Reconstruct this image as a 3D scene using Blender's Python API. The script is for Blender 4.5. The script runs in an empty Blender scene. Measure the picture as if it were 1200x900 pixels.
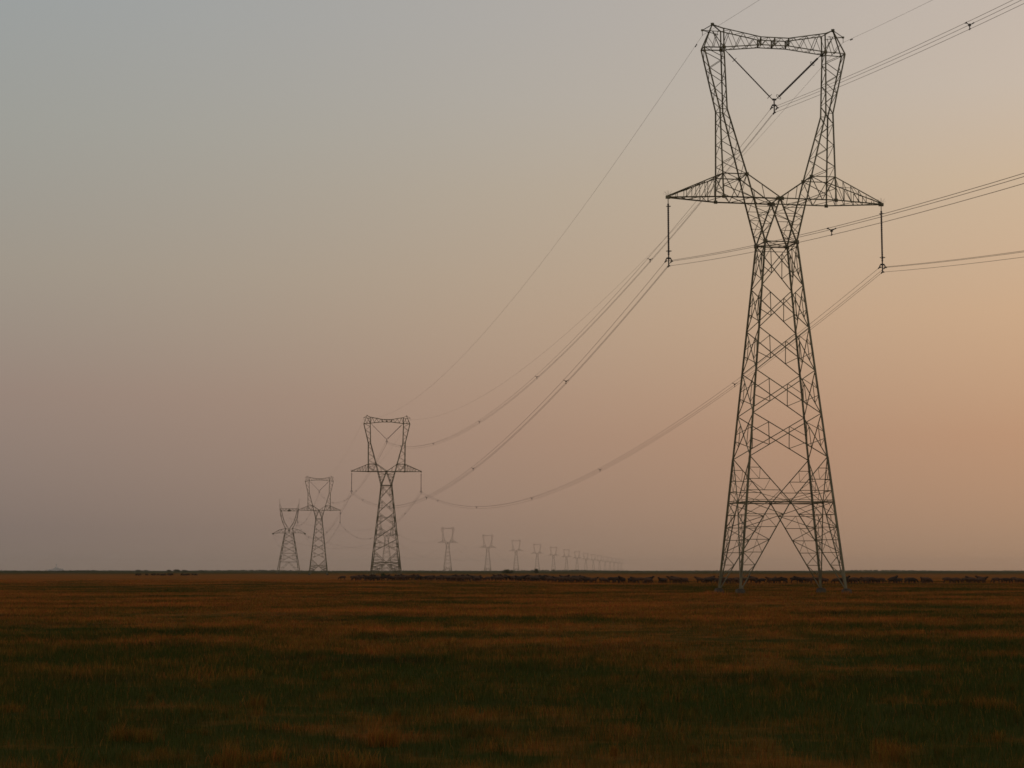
import bpy, bmesh, math, random
import numpy as np
from mathutils import Vector, Matrix

R = math.radians
sc = bpy.context.scene
col = sc.collection

# ------------------------------------------------------------------ camera
F = 2100.0                                   # focal length in pixels of a 1200 px wide picture
PITCH = math.atan(218.5 / F)
EYE = 1.7
cam_d = bpy.data.cameras.new('camera')
cam_d.sensor_width = 36.0
cam_d.lens = F / 1200.0 * 36.0
cam_d.clip_start = 0.1
cam_d.clip_end = 40000.0
cam = bpy.data.objects.new('camera', cam_d)
cam.location = (0, 0, EYE)
cam.rotation_euler = (R(90) + PITCH, 0, 0)
col.objects.link(cam)
sc.camera = cam

# ------------------------------------------------------------------ render settings
sc.view_settings.view_transform = 'Standard'
sc.view_settings.look = 'None'
sc.view_settings.exposure = 0.0
sc.view_settings.gamma = 1.0
sc.view_settings.use_curve_mapping = False
sc.render.engine = 'CYCLES'
sc.cycles.volume_bounces = 1
sc.cycles.max_bounces = 6
sc.cycles.use_denoising = True
sc.cycles.filter_width = 1.6

# ------------------------------------------------------------------ dusk sky
SUN_AZ = 58.0                                # degrees to the right of the view direction
SUN_EL = 5.0
sdir = Vector((math.sin(R(SUN_AZ)), math.cos(R(SUN_AZ)), 0))


def lin(r, g, b):
    f = lambda c: (c / 255 / 12.92) if c / 255 <= 0.04045 else ((c / 255 + 0.055) / 1.055) ** 2.4
    return (f(r), f(g), f(b), 1.0)


world = bpy.data.worlds.new('World')
sc.world = world
world.use_nodes = True
nt = world.node_tree
nt.nodes.clear()
N, L = nt.nodes, nt.links


def math_node(tree, op, a, b=None, c=None, clamp=False):
    n = tree.nodes.new('ShaderNodeMath')
    n.operation = op
    n.use_clamp = clamp
    for i, v in enumerate((a, b, c)):
        if v is None:
            continue
        if isinstance(v, (int, float)):
            n.inputs[i].default_value = v
        else:
            tree.links.new(v, n.inputs[i])
    return n.outputs[0]


def ramp_node(tree, fac, stops, interp='LINEAR'):
    n = tree.nodes.new('ShaderNodeValToRGB')
    n.color_ramp.interpolation = interp
    el = n.color_ramp.elements
    while len(el) < len(stops):
        el.new(0.5)
    for e, (p, c) in zip(el, stops):
        e.position = p
    for e, (p, c) in zip(el, stops):
        e.position = p
        e.color = c
    tree.links.new(fac, n.inputs[0])
    return n.outputs[0]


def mix_node(tree, fac, a, b, mode='MIX', clamp=True):
    n = tree.nodes.new('ShaderNodeMix')
    n.data_type = 'RGBA'
    n.blend_type = mode
    n.clamp_factor = clamp
    if isinstance(fac, (int, float)):
        n.inputs[0].default_value = fac
    else:
        tree.links.new(fac, n.inputs[0])
    for i, v in ((6, a), (7, b)):
        if isinstance(v, (tuple, list)):
            n.inputs[i].default_value = v
        else:
            tree.links.new(v, n.inputs[i])
    return n.outputs[2]


tc = N.new('ShaderNodeTexCoord')
sep = N.new('ShaderNodeSeparateXYZ')
L.new(tc.outputs['Generated'], sep.inputs[0])
up = math_node(nt, 'SQRT', math_node(nt, 'MAXIMUM', sep.outputs[2], 0.0))
q = lambda deg: math.sqrt(math.sin(R(deg)))
left = [(q(0), lin(124, 109, 98)), (q(1.3), lin(129, 114, 105)), (q(5.5), lin(152, 133, 121)), (q(9.4), lin(160, 150, 137)),
        (q(13.7), lin(159, 158, 151)), (q(17.5), lin(157, 160, 159)), (q(35), lin(154, 157, 158)), (q(80), lin(146, 149, 152))]
right = [(q(0), lin(157, 124, 98)), (q(1.0), lin(168, 135, 109)), (q(4.2), lin(187, 147, 117)), (q(8), lin(202, 168, 136)),
         (q(12.1), lin(203, 179, 152)), (q(15), lin(200, 184, 168)), (q(17.8), lin(197, 183, 171)), (q(35), lin(176, 171, 167)), (q(80), lin(146, 149, 152))]
ra = ramp_node(nt, up, left)
rb = ramp_node(nt, up, right)
dx = math_node(nt, 'MULTIPLY', sep.outputs[0], sdir.x)
dy = math_node(nt, 'MULTIPLY', sep.outputs[1], sdir.y)
dd = math_node(nt, 'ADD', dx, dy)
# 0 fifteen degrees left of the view, 1 fifteen degrees right of it, growing on towards the sun
lo, hi = math.cos(R(SUN_AZ + 15.2)), math.cos(R(SUN_AZ - 15.2))
fac = math_node(nt, 'DIVIDE', math_node(nt, 'SUBTRACT', dd, lo), hi - lo)
fac = math_node(nt, 'SUBTRACT', fac, math_node(nt, 'MULTIPLY', math_node(nt, 'MULTIPLY', fac, math_node(nt, 'SUBTRACT', 1.0, fac)), 0.42))
fac = math_node(nt, 'MINIMUM', math_node(nt, 'MAXIMUM', fac, -0.35), 1.4)
dusk = mix_node(nt, fac, ra, rb, clamp=False)
bg = N.new('ShaderNodeBackground')
L.new(dusk, bg.inputs[0])
bg.inputs[1].default_value = 1.0
sky = N.new('ShaderNodeTexSky')
sky.sky_type = 'NISHITA'
sky.sun_disc = False
sky.sun_elevation = R(SUN_EL)
sky.sun_rotation = R(SUN_AZ)
sky.dust_density = 6.0
sky.air_density = 2.0
bg2 = N.new('ShaderNodeBackground')
L.new(sky.outputs[0], bg2.inputs[0])
bg2.inputs[1].default_value = 0.002
add = N.new('ShaderNodeAddShader')
L.new(bg.outputs[0], add.inputs[0])
L.new(bg2.outputs[0], add.inputs[1])
wo = N.new('ShaderNodeOutputWorld')
L.new(add.outputs[0], wo.inputs[0])

sun_d = bpy.data.lights.new('sun', 'SUN')
sun_d.energy = 0.25
sun_d.angle = R(6.0)
sun_d.color = (1.0, 0.62, 0.36)
sun = bpy.data.objects.new('sun', sun_d)
tod = Vector((sdir.x * math.cos(R(SUN_EL)), sdir.y * math.cos(R(SUN_EL)), math.sin(R(SUN_EL))))
sun.rotation_euler = tod.to_track_quat('Z', 'Y').to_euler()
sun.location = (60, 40, 60)
col.objects.link(sun)

HAZE_DENSITY = 5.5e-5

# ------------------------------------------------------------------ helpers


def tag(o, label=None, cat=None, group=None, kind=None):
    if label:
        o['label'] = label
    if cat:
        o['category'] = cat
    if group:
        o['group'] = group
    if kind:
        o['kind'] = kind
    return o


def empty(name, loc=(0, 0, 0), rz=0.0):
    o = bpy.data.objects.new(name, None)
    o.empty_display_size = 1.0
    o.location = loc
    o.rotation_euler = (0, 0, rz)
    col.objects.link(o)
    return o


BAR = 0.74                                   # angle steel sizes as drawn, scaled to what the photo shows


class MB:
    """collects prisms, tubes and boxes and links them as one mesh"""

    def __init__(self):
        self.v, self.f = [], []

    def add(self, verts, faces):
        n = len(self.v)
        self.v += [tuple(p) for p in verts]
        self.f += [tuple(i + n for i in fc) for fc in faces]

    def angle(self, a, b, w, t=None, flip=False):
        """an angle-steel bar (L section, leg width w) from a to b"""
        a, b = Vector(a), Vector(b)
        d = (b - a)
        if d.length < 1e-4:
            return
        d.normalize()
        ref = Vector((0, 1, 0)) if abs(d.y) < 0.85 else Vector((1, 0, 0))
        x = d.cross(ref).normalized()
        y = d.cross(x).normalized()
        if flip:
            x, y = -x, -y
        w *= BAR
        t = (t or w * 0.22) * (BAR if t else 1.0)
        prof = [(0, 0), (w, 0), (w, t), (t, t), (t, w), (0, w)]
        o = w * 0.3
        vs = [p + x * (u - o) + y * (v - o) for p in (a, b) for u, v in prof]
        fs = [(i, (i + 1) % 6, (i + 1) % 6 + 6, i + 6) for i in range(6)]
        fs += [(3, 2, 1, 0), (5, 4, 3, 0), (6, 7, 8, 9), (6, 9, 10, 11)]
        self.add(vs, fs)

    def tube(self, pts, r, n=6, caps=True):
        pts = [Vector(p) for p in pts]
        rs = r if isinstance(r, (list, tuple)) else [r] * len(pts)
        vs, fs = [], []
        d0 = (pts[1] - pts[0]).normalized()
        x = d0.orthogonal().normalized()
        for i, p in enumerate(pts):
            d = (pts[min(i + 1, len(pts) - 1)] - pts[max(i - 1, 0)]).normalized()
            x = (x - d * x.dot(d)).normalized()
            y = d.cross(x)
            for k in range(n):
                a = 2 * math.pi * k / n
                vs.append(p + (x * math.cos(a) + y * math.sin(a)) * rs[i])
        for i in range(len(pts) - 1):
            for k in range(n):
                fs.append((i * n + k, i * n + (k + 1) % n, (i + 1) * n + (k + 1) % n, (i + 1) * n + k))
        if caps:
            fs.append(tuple(range(n - 1, -1, -1)))
            m = (len(pts) - 1) * n
            fs.append(tuple(range(m, m + n)))
        self.add(vs, fs)

    def box(self, c, s, rz=0.0, taper=1.0):
        m = Matrix.Rotation(rz, 3, 'Z')
        c = Vector(c)
        vs = []
        for z in (-1, 1):
            k = taper if z > 0 else 1.0
            for x, y in ((-1, -1), (1, -1), (1, 1), (-1, 1)):
                vs.append(c + m @ Vector((x * s[0] / 2 * k, y * s[1] / 2 * k, z * s[2] / 2)))
        self.add(vs, [(3, 2, 1, 0), (4, 5, 6, 7), (0, 1, 5, 4), (1, 2, 6, 5), (2, 3, 7, 6), (3, 0, 4, 7)])

    def torus(self, c, Rr, r, axis=(0, 0, 1), n=18, m=5):
        c, ax = Vector(c), Vector(axis).normalized()
        x = ax.orthogonal().normalized()
        y = ax.cross(x)
        pts = [c + (x * math.cos(2 * math.pi * i / n) + y * math.sin(2 * math.pi * i / n)) * Rr for i in range(n)]
        vs, fs = [], []
        for p in pts:
            o = (p - c).normalized()
            for k in range(m):
                a = 2 * math.pi * k / m
                vs.append(p + (o * math.cos(a) + ax * math.sin(a)) * r)
        for i in range(n):
            for k in range(m):
                fs.append((i * m + k, ((i + 1) % n) * m + k, ((i + 1) % n) * m + (k + 1) % m, i * m + (k + 1) % m))
        self.add(vs, fs)

    def mesh(self, name, mat):
        me = bpy.data.meshes.new(name)
        me.from_pydata(self.v, [], self.f)
        me.materials.append(mat)
        me.update()
        return me

    def build(self, name, mat, parent=None, loc=(0, 0, 0)):
        o = bpy.data.objects.new(name, self.mesh(name, mat))
        o.location = loc
        col.objects.link(o)
        if parent:
            o.parent = parent
        return o


def copy_tree(o, parent=None):
    c = o.copy()
    col.objects.link(c)
    if parent:
        c.parent = parent
    for ch in o.children:
        copy_tree(ch, c)
    return c


# ------------------------------------------------------------------ materials


def new_mat(name):
    m = bpy.data.materials.new(name)
    m.use_nodes = True
    t = m.node_tree
    b = t.nodes['Principled BSDF']
    return m, t, b


def noise(t, vec, scale, detail=3.0, rough=0.55):
    n = t.nodes.new('ShaderNodeTexNoise')
    n.inputs['Scale'].default_value = scale
    n.inputs['Detail'].default_value = detail
    n.inputs['Roughness'].default_value = rough
    if vec is not None:
        t.links.new(vec, n.inputs['Vector'])
    return n.outputs['Fac']


def mottled(name, c1, c2, scale, rough=0.6, metal=0.0, detail=4.0, spec=0.3):
    m, t, b = new_mat(name)
    g = t.nodes.new('ShaderNodeTexCoord')
    f = noise(t, g.outputs['Object'], scale, detail)
    f = ramp_node(t, f, [(0.35, (0, 0, 0, 1)), (0.65, (1, 1, 1, 1))])
    t.links.new(mix_node(t, f, c1, c2), b.inputs['Base Color'])
    b.inputs['Roughness'].default_value = rough
    b.inputs['Metallic'].default_value = metal
    b.inputs['Specular IOR Level'].default_value = spec
    return m


M_STEEL = mottled('weathered_galvanised_steel', (0.21, 0.195, 0.12, 1), (0.115, 0.11, 0.068, 1), 0.8, 0.65, 0.0)
M_CONCRETE = mottled('footing_concrete', (0.085, 0.075, 0.055, 1), (0.045, 0.04, 0.03, 1), 1.6, 0.95)
M_PALE = mottled('pale_concrete', (0.34, 0.29, 0.22, 1), (0.24, 0.2, 0.16, 1), 3.0, 0.9)
M_WIRE = mottled('aluminium_wire', (0.20, 0.16, 0.13, 1), (0.14, 0.11, 0.09, 1), 0.5, 0.7)
M_INSUL = mottled('insulator_rubber', (0.035, 0.028, 0.026, 1), (0.055, 0.045, 0.04, 1), 4.0, 0.6)
M_FITTING = mottled('dark_steel_fitting', (0.05, 0.048, 0.045, 1), (0.075, 0.07, 0.06, 1), 5.0, 0.6)
M_WOOL = mottled('dark_brown_wool', (0.048, 0.028, 0.018, 1), (0.085, 0.05, 0.032, 1), 6.0, 0.95, spec=0.05)
M_WOOL2 = mottled('black_wool', (0.028, 0.02, 0.015, 1), (0.045, 0.032, 0.023, 1), 6.0, 0.95, spec=0.05)
M_LEAF = mottled('scrub_leaves', (0.035, 0.045, 0.016, 1), (0.06, 0.065, 0.022, 1), 2.0, 0.9, spec=0.1)
M_BARK = mottled('scrub_bark', (0.05, 0.04, 0.03, 1), (0.08, 0.06, 0.045, 1), 5.0, 0.9, spec=0.1)
M_FARWALL = mottled('far_hazed_wall', (0.55, 0.56, 0.56, 1), (0.46, 0.47, 0.48, 1), 0.1, 0.9)  # paled so the far works fade; extra haze put into the wall colour

# ------------------------------------------------------------------ meadow colour (shared by ground sheet and grass blades)


def meadow_group():
    g = bpy.data.node_groups.new('meadow_colour', 'ShaderNodeTree')
    g.interface.new_socket('Color', in_out='OUTPUT', socket_type='NodeSocketColor')
    geo = g.nodes.new('ShaderNodeNewGeometry')
    sp = g.nodes.new('ShaderNodeSeparateXYZ')
    g.links.new(geo.outputs['Position'], sp.inputs[0])
    cb = g.nodes.new('ShaderNodeCombineXYZ')
    g.links.new(math_node(g, 'MULTIPLY', sp.outputs[0], 0.95), cb.inputs[0])
    g.links.new(sp.outputs[1], cb.inputs[1])
    flat = cb.outputs[0]
    n0 = noise(g, flat, 0.035, 4.0)
    n1 = noise(g, flat, 0.09, 6.0, 0.68)
    n2 = noise(g, flat, 1.0, 5.0, 0.68)
    n3 = noise(g, geo.outputs['Position'], 5.0, 2.0)
    n4 = noise(g, flat, 0.2, 5.0, 0.7)
    v = math_node(g, 'ADD', math_node(g, 'MULTIPLY', n1, 0.55), math_node(g, 'MULTIPLY', n2, 0.45))
    # the near strip is wetter and greener, the middle drier
    lg = math_node(g, 'DIVIDE', math_node(g, 'LOGARITHM', math_node(g, 'MAXIMUM', sp.outputs[1], 2.0), 10.0), 4.0)
    lg = math_node(g, 'ADD', lg, math_node(g, 'MULTIPLY', math_node(g, 'SUBTRACT', n0, 0.5), 0.34))
    p = lambda d: math.log10(d) / 4.0
    w = lambda x: (x, x, x, 1)
    bias = ramp_node(g, lg, [(p(12), w(0.44)), (p(20), w(0.425)), (p(30), w(0.432)), (p(46), w(0.48)), (p(75), w(0.515)), (p(100), w(0.525)), (p(150), w(0.48)),
                             (p(225), w(0.47)), (p(300), w(0.58)), (p(700), w(0.57)), (p(1200), w(0.40)), (p(3000), w(0.33))])
    s = math_node(g, 'ADD', v, math_node(g, 'SUBTRACT', bias, 0.5))
    mask = ramp_node(g, s, [(0.435, w(0)), (0.575, w(1))])
    dry = mix_node(g, n3, (0.41, 0.132, 0.028, 1), (0.24, 0.080, 0.020, 1))
    n5 = ramp_node(g, noise(g, flat, 0.3, 4.0, 0.6), [(0.38, w(0)), (0.64, w(1))])
    dry = mix_node(g, math_node(g, 'MULTIPLY', n5, 0.4), dry, mix_node(g, n3, (0.35, 0.165, 0.028, 1), (0.20, 0.10, 0.022, 1)))
    green = mix_node(g, n3, (0.026, 0.044, 0.009, 1), (0.060, 0.062, 0.014, 1))
    c = mix_node(g, mask, green, dry)
    sedge = ramp_node(g, n4, [(0.55, w(0)), (0.68, w(1))])                    # low dark sedge
    c = mix_node(g, math_node(g, 'MULTIPLY', sedge, 0.75), c, (0.032, 0.022, 0.010, 1))
    out = g.nodes.new('NodeGroupOutput')
    g.links.new(c, out.inputs[0])
    return g


MEADOW = meadow_group()


def meadow_mat(name, use_attr):
    m, t, b = new_mat(name)
    gn = t.nodes.new('ShaderNodeGroup')
    gn.node_tree = MEADOW
    c = gn.outputs[0]
    if not use_attr:                              # dark tone stands in for the shade between stalks on the bladeless sheet
        c = mix_node(t, 0.42, c, (0.030, 0.018, 0.009, 1))
    if use_attr:
        at = t.nodes.new('ShaderNodeAttribute')
        at.attribute_name = 'tint'
        sp = t.nodes.new('ShaderNodeSeparateColor')
        t.links.new(at.outputs['Color'], sp.inputs[0])
        c = mix_node(t, sp.outputs[0], c, (0.33, 0.125, 0.026, 1))       # dry stalks
        hv = t.nodes.new('ShaderNodeHueSaturation')
        t.links.new(c, hv.inputs['Color'])
        t.links.new(math_node(t, 'ADD', math_node(t, 'MULTIPLY', sp.outputs[1], 0.5), 0.75), hv.inputs['Value'])
        t.links.new(math_node(t, 'ADD', math_node(t, 'MULTIPLY', sp.outputs[2], 0.05), 0.475), hv.inputs['Hue'])
        c = hv.outputs[0]
    t.links.new(c, b.inputs['Base Color'])
    b.inputs['Roughness'].default_value = 1.0
    b.inputs['Specular IOR Level'].default_value = 0.0
    return m


M_GROUND = meadow_mat('meadow_ground', False)
M_GRASS = meadow_mat('meadow_grass', True)

# ------------------------------------------------------------------ ground sheet
rng = np.random.default_rng(7)
random.seed(7)


def build_ground():
    ring = [0, 6, 12, 18, 25, 33, 42, 55, 70, 90, 115, 145, 185, 235, 300, 390, 520, 700, 950, 1300, 1800, 2600, 3800, 5600, 8600]
    n = 96
    vs, fs = [(0, 0, 0)], []
    for r in ring[1:]:
        for k in range(n):
            a = 2 * math.pi * k / n
            z = 0.0
            if 20 < r < 700:
                z = 0.05 * math.sin(r * 0.13 + 2.1 * math.sin(a * 7)) * math.sin(a * 11 + r * 0.02)
            if r < 145 and r > 115 and False:
                z = 0
            vs.append((r * math.cos(a), r * math.sin(a), z))
    for k in range(n):
        fs.append((0, 1 + k, 1 + (k + 1) % n))
    for i in range(len(ring) - 2):
        b0, b1 = 1 + i * n, 1 + (i + 1) * n
        for k in range(n):
            fs.append((b0 + k, b1 + k, b1 + (k + 1) % n, b0 + (k + 1) % n))
    me = bpy.data.meshes.new('ground')
    me.from_pydata(vs, [], fs)
    me.materials.append(M_GROUND)
    for pl in me.polygons:
        pl.use_smooth = True
    o = bpy.data.objects.new('ground', me)
    col.objects.link(o)
    tag(o, 'flat open meadow of brown and green grass reaching the horizon', 'ground', kind='structure')


build_ground()

# ------------------------------------------------------------------ pylon line layout
Y1 = 133.0
T1 = Vector((19.887, 133.0, 0))
T2 = Vector((-30.112, 430.0, 0))
THETA = math.atan2(T1.x - T2.x, T2.y - T1.y)
T3 = Vector((-76.2, 709.0, 0))
TA = Vector((-124.0, 1000.0, 0))
FAR_DIR = Vector((30.0, 320.0, 0))
FAR_TH = -math.atan2(FAR_DIR.x, FAR_DIR.y)
T4 = Vector((-85.0, 1220.0, 0))
CUT = 4.1                                    # the standard pylons stand on a body this much shorter

# ------------------------------------------------------------------ lattice pylon


def lerp(a, b, t):
    return Vector(a) * (1 - t) + Vector(b) * t


def panel_x(mb, bl, br, tl, tr, w, redundant=True, wr=None):
    """one X-braced face panel with its small tie bars"""
    mb.angle(bl, tr, w)
    mb.angle(br, tl, w, flip=True)
    if redundant:
        wr = wr or w * 0.8
        for (b0, t0, b1, t1) in ((bl, tl, br, tr), (br, tr, bl, tl)):
            w0, w1 = (Vector(b0) - Vector(b1)).length, (Vector(t0) - Vector(t1)).length
            lo_, up_ = lerp(b0, t1, 0.27), lerp(t0, b1, (1.27 * w1 - 0.73 * w0) / (w0 + w1))
            mb.angle(lo_, up_, wr)
            mb.angle(lo_, lerp(b0, t0, 0.42), wr)
            mb.angle(up_, lerp(b0, t0, 0.58), wr)


def zigzag(mb, a0, a1, b0, b1, n, w, start=0):
    """zigzag lacing between the chords a0-a1 and b0-b1"""
    for i in range(n):
        s, e = i / n, (i + 1) / n
        if (i + start) % 2 == 0:
            mb.angle(lerp(a0, a1, s), lerp(b0, b1, e), w)
        else:
            mb.angle(lerp(b0, b1, s), lerp(a0, a1, e), w)


def gusset(mb, c, s):
    mb.box(c, (s, 0.03, s * 0.9))
    mb.box(c, (0.03, s, s * 0.8))


def suspension_parts(zb):
    """parts of the portal-window pylon; zb is how much of the tall body is cut off; z measured from its own foot"""
    S = lambda u, v, z: Vector((u, v, z - zb))
    hu = lambda z: 4.0 - 0.1065 * z
    hv = lambda z: 2.75 - (2.75 - 1.15) / 26.1 * z
    P = {}
    sides = [(-1, -1), (1, -1), (1, 1), (-1, 1)]
    ZW = 26.1
    belt = 6.7 if zb == 0 else 7.6
    node = 10.0 if zb == 0 else 10.4
    # four corner legs
    legs = []
    for su, sv in sides:
        m = MB()
        c = lambda z: S(su * hu(z), sv * hv(z), z)
        m.angle(c(zb + 0.2), c(node), 0.205, 0.045, flip=su > 0)
        m.angle(c(node), c(ZW), 0.175, 0.04, flip=su > 0)
        foot = c(zb)
        fb = MB()
        fb.box((foot.x, foot.y, 0.1), (0.7, 0.7, 0.5), taper=0.75)
        fb.box((foot.x, foot.y, 0.37), (0.36, 0.36, 0.06))
        legs.append((m, fb))
    P['legs'] = legs
    # body bracing
    m = MB()
    C = [lambda z, su=su, sv=sv: S(su * hu(z), sv * hv(z), z) for su, sv in sides]
    zs = [node, 13.2, 16.4, 19.6, 22.8, ZW]
    for i in range(4):
        a, b = C[i], C[(i + 1) % 4]
        for z0, z1 in zip(zs[:-1], zs[1:]):
            panel_x(m, a(z0), b(z0), a(z1), b(z1), 0.085 if i % 2 == 0 else 0.075)
    P['body_bracing'] = m
    # portal foot: bars from the node to the belt centre, then splayed to the feet
    m = MB()
    for i in range(4):
        a, b = C[i], C[(i + 1) % 4]
        mid = (a(belt) + b(belt)) / 2
        for c in (a, b):
            m.angle(c(node), mid, 0.10)
            m.angle(mid, c(zb + 0.25), 0.12)
            nlev = 7
            prev = None
            for k in range(nlev):                       # rungs and lacing below the belt
                z = belt - (belt - zb - 0.25) * k / nlev
                t = k / nlev
                q0, q1 = c(z), lerp(mid, c(zb + 0.25), t)
                if k > 0:
                    m.angle(q0, q1, 0.065)
                if prev:
                    if k % 2:
                        m.angle(prev[0], q1, 0.07)
                    else:
                        m.angle(prev[1], q0, 0.07)
                    h0, h1 = lerp(prev[0], prev[1], 0.5), lerp(q0, q1, 0.5)
                    if k < 6:
                        m.angle(h0, q0 if k % 2 else q1, 0.05)
                    if k in (2, 3, 4):
                        m.angle(h0, h1, 0.04)
                prev = (q0, q1)
            prev = None
            for k in range(1, 4):                       # rungs above the belt
                t = k / 4.0
                z = node - (node - belt) * t
                q0, q1 = c(z), lerp(c(node), mid, t)
                m.angle(q0, q1, 0.065)
                if prev:
                    m.angle(prev[1], lerp(q0, q1, 0.5), 0.045)
                    m.angle(prev[0], lerp(q0, q1, 0.5), 0.045)
                prev = (q0, q1)
            m.angle(prev[0], mid, 0.05)
            m.angle(prev[1], lerp(c(belt), mid, 0.5), 0.05)
    P['portal_bracing'] = m
    # belt frame
    m = MB()
    mids = []
    for i in range(4):
        a, b = C[i](belt), C[(i + 1) % 4](belt)
        m.angle(a, b, 0.065)
        m.angle(a + Vector((0, 0, 0.13)), b + Vector((0, 0, 0.13)), 0.05)
        mids.append((a + b) / 2)
        gusset(m, (a + b) / 2, 0.2)
    for i in range(4):
        m.angle(mids[i], mids[(i + 1) % 4], 0.08)
    m.angle(mids[0], mids[2], 0.06)
    for i in range(4):
        m.angle(C[i](belt), lerp(mids[i], mids[i - 1], 0.5), 0.05)
    P['belt_frame'] = m
    # waist frame
    m = MB()
    for i in range(4):
        a, b = C[i](ZW), C[(i + 1) % 4](ZW)
        m.angle(a, b, 0.12)
        gusset(m, a, 0.34)
        m.angle(a - Vector((0, 0, 0.35)), b - Vector((0, 0, 0.35)), 0.06)
    m.angle(C[0](ZW), C[2](ZW), 0.08)
    m.angle(C[1](ZW), C[3](ZW), 0.08)
    P['waist_frame'] = m
    ZA, VA = 29.4, 1.1
    vcol = lambda z: 1.1 + (0.42 - 1.1) * min(1, max(0, (z - 29.4) / 9.0))
    forks, columns, arms, peaks = [], [], [], []
    for s in (-1, 1):
        # fork from the waist to the cross arm
        m = MB()
        for v in (-1, 1):
            w0, o0, c0 = S(s * 1.22, v * 1.15, ZW), S(s * 2.06, v * VA, ZA), S(0, v * VA, ZA)
            m.angle(w0, o0, 0.15)
            m.angle(w0, c0, 0.14)
            for k in range(1, 5):
                t = k / 5.0
                m.angle(lerp(w0, o0, t), lerp(w0, c0, t), 0.055)
            zigzag(m, lerp(w0, o0, 0.2), o0, lerp(w0, c0, 0.2), c0, 4, 0.055)
        zigzag(m, S(s * 1.22, -1.15, ZW), S(s * 2.06, -VA, ZA), S(s * 1.22, 1.15, ZW), S(s * 2.06, VA, ZA), 4, 0.06)
        zigzag(m, S(s * 1.22, -1.15, ZW), S(0, -VA, ZA), S(s * 1.22, 1.15, ZW), S(0, VA, ZA), 4, 0.06)
        forks.append(m)
        # head column: inner chord runs on from the fork, outer chord rises from the arm
        m = MB()
        inn = [(2.06, 29.4), (2.5, 31.2), (3.86, 36.2), (4.0, 41.0)]
        out = [(4.37, 29.4), (4.37, 31.2), (4.42, 36.2), (5.55, 40.95)]
        for v in (-1, 1):
            pi_ = [S(s * u, v * vcol(z), z) for u, z in inn]
            po_ = [S(s * u, v * vcol(z), z) for u, z in out]
            for k in range(3):
                m.angle(pi_[k], pi_[k + 1], 0.14 if k < 2 else 0.13, flip=s > 0)
                m.angle(po_[k], po_[k + 1], 0.14 if k < 2 else 0.13, flip=s > 0)
            zigzag(m, pi_[0], pi_[1], po_[0], po_[1], 2, 0.07)
            zigzag(m, pi_[1], pi_[2], po_[1], po_[2], 6, 0.06)
            zigzag(m, pi_[2], pi_[3], po_[2], po_[3], 6, 0.06, 1)
            m.angle(pi_[1], po_[1], 0.10)
            m.angle(pi_[2], po_[2], 0.07)
            m.angle(pi_[3], po_[3], 0.10)
        for k in range(3):
            for ch in (inn, out):
                (u0, z0), (u1, z1) = ch[k], ch[k + 1]
                zigzag(m, S(s * u0, -vcol(z0), z0), S(s * u1, -vcol(z1), z1), S(s * u0, vcol(z0), z0), S(s * u1, vcol(z1), z1), (2, 6, 6)[k], 0.055, k)
        for (u, z) in (inn[1], out[1], inn[3], out[3]):
            m.angle(S(s * u, -vcol(z), z), S(s * u, vcol(z), z), 0.08)
        for v in (-1, 1):
            gusset(m, S(s * 4.0, v * vcol(41), 41.0), 0.27)
            gusset(m, S(s * 2.5, v * vcol(31.2), 31.2), 0.26)
        columns.append(m)
        # cross arm
        m = MB()
        tip = S(s * 8.35, 0, 29.42)
        for v in (-1, 1):
            cen, root, top, tin = S(0, v * VA, ZA), S(s * 4.37, v * VA, ZA), S(s * 4.37, v * vcol(31.2), 31.2), S(s * 2.5, v * vcol(31.2), 31.2)
            tv = tip + Vector((0, v * 0.08, 0))
            m.angle(cen, root, 0.13)
            m.angle(root, tv, 0.13)
            m.angle(top, tv + Vector((0, 0, 0.12)), 0.11)
            m.angle(tin, cen + Vector((0, 0, 0.08)), 0.13)
            m.angle(S(s * 3.3, v * VA, ZA), top, 0.07)
            m.angle(S(s * 3.3, v * VA, ZA), tin, 0.07)
            m.angle(S(s * 1.2, v * VA, ZA), lerp(tin, cen, 0.45), 0.06)
            n = 6
            for k in range(1, n):
                t = k / n
                lo_, up_ = lerp(root, tv, t), lerp(top, tv, t)
                m.angle(lo_, up_, 0.055)
                if k < 5:
                    m.angle(lo_, lerp(top, tv, (k - 1) / n), 0.05)
        zigzag(m, S(0, -VA, ZA), S(s * 4.37, -VA, ZA), S(0, VA, ZA), S(s * 4.37, VA, ZA), 4, 0.06)
        zigzag(m, S(s * 4.37, -VA, ZA), tip, S(s * 4.37, VA, ZA), tip, 5, 0.055)
        zigzag(m, S(s * 4.37, -vcol(31.2), 31.2), tip, S(s * 4.37, vcol(31.2), 31.2), tip, 5, 0.05)
        for v in (-1, 1):
            gusset(m, S(0.15 * s, v * VA, ZA), 0.3)
            gusset(m, S(s * 4.37, v * VA, ZA), 0.28)
        m.box(tip, (0.34, 0.22, 0.22))
        sp = MB()
        for k in range(9):                              # wire fan against perching birds
            a = R(25 + 130 * k / 8)
            sp.tube([tip + Vector((0, 0, 0.1)), tip + Vector((math.cos(a) * 0.42, math.sin(k * 2.4) * 0.22, 0.1 + math.sin(a) * 0.42))], 0.006, 4)
        arms.append((m, sp))
        # earth-wire peak
        m = MB()
        vt = 0.42
        pk = S(s * 4.77, 0, 42.85)
        et = S(s * 5.57, 0, 42.35)
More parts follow.
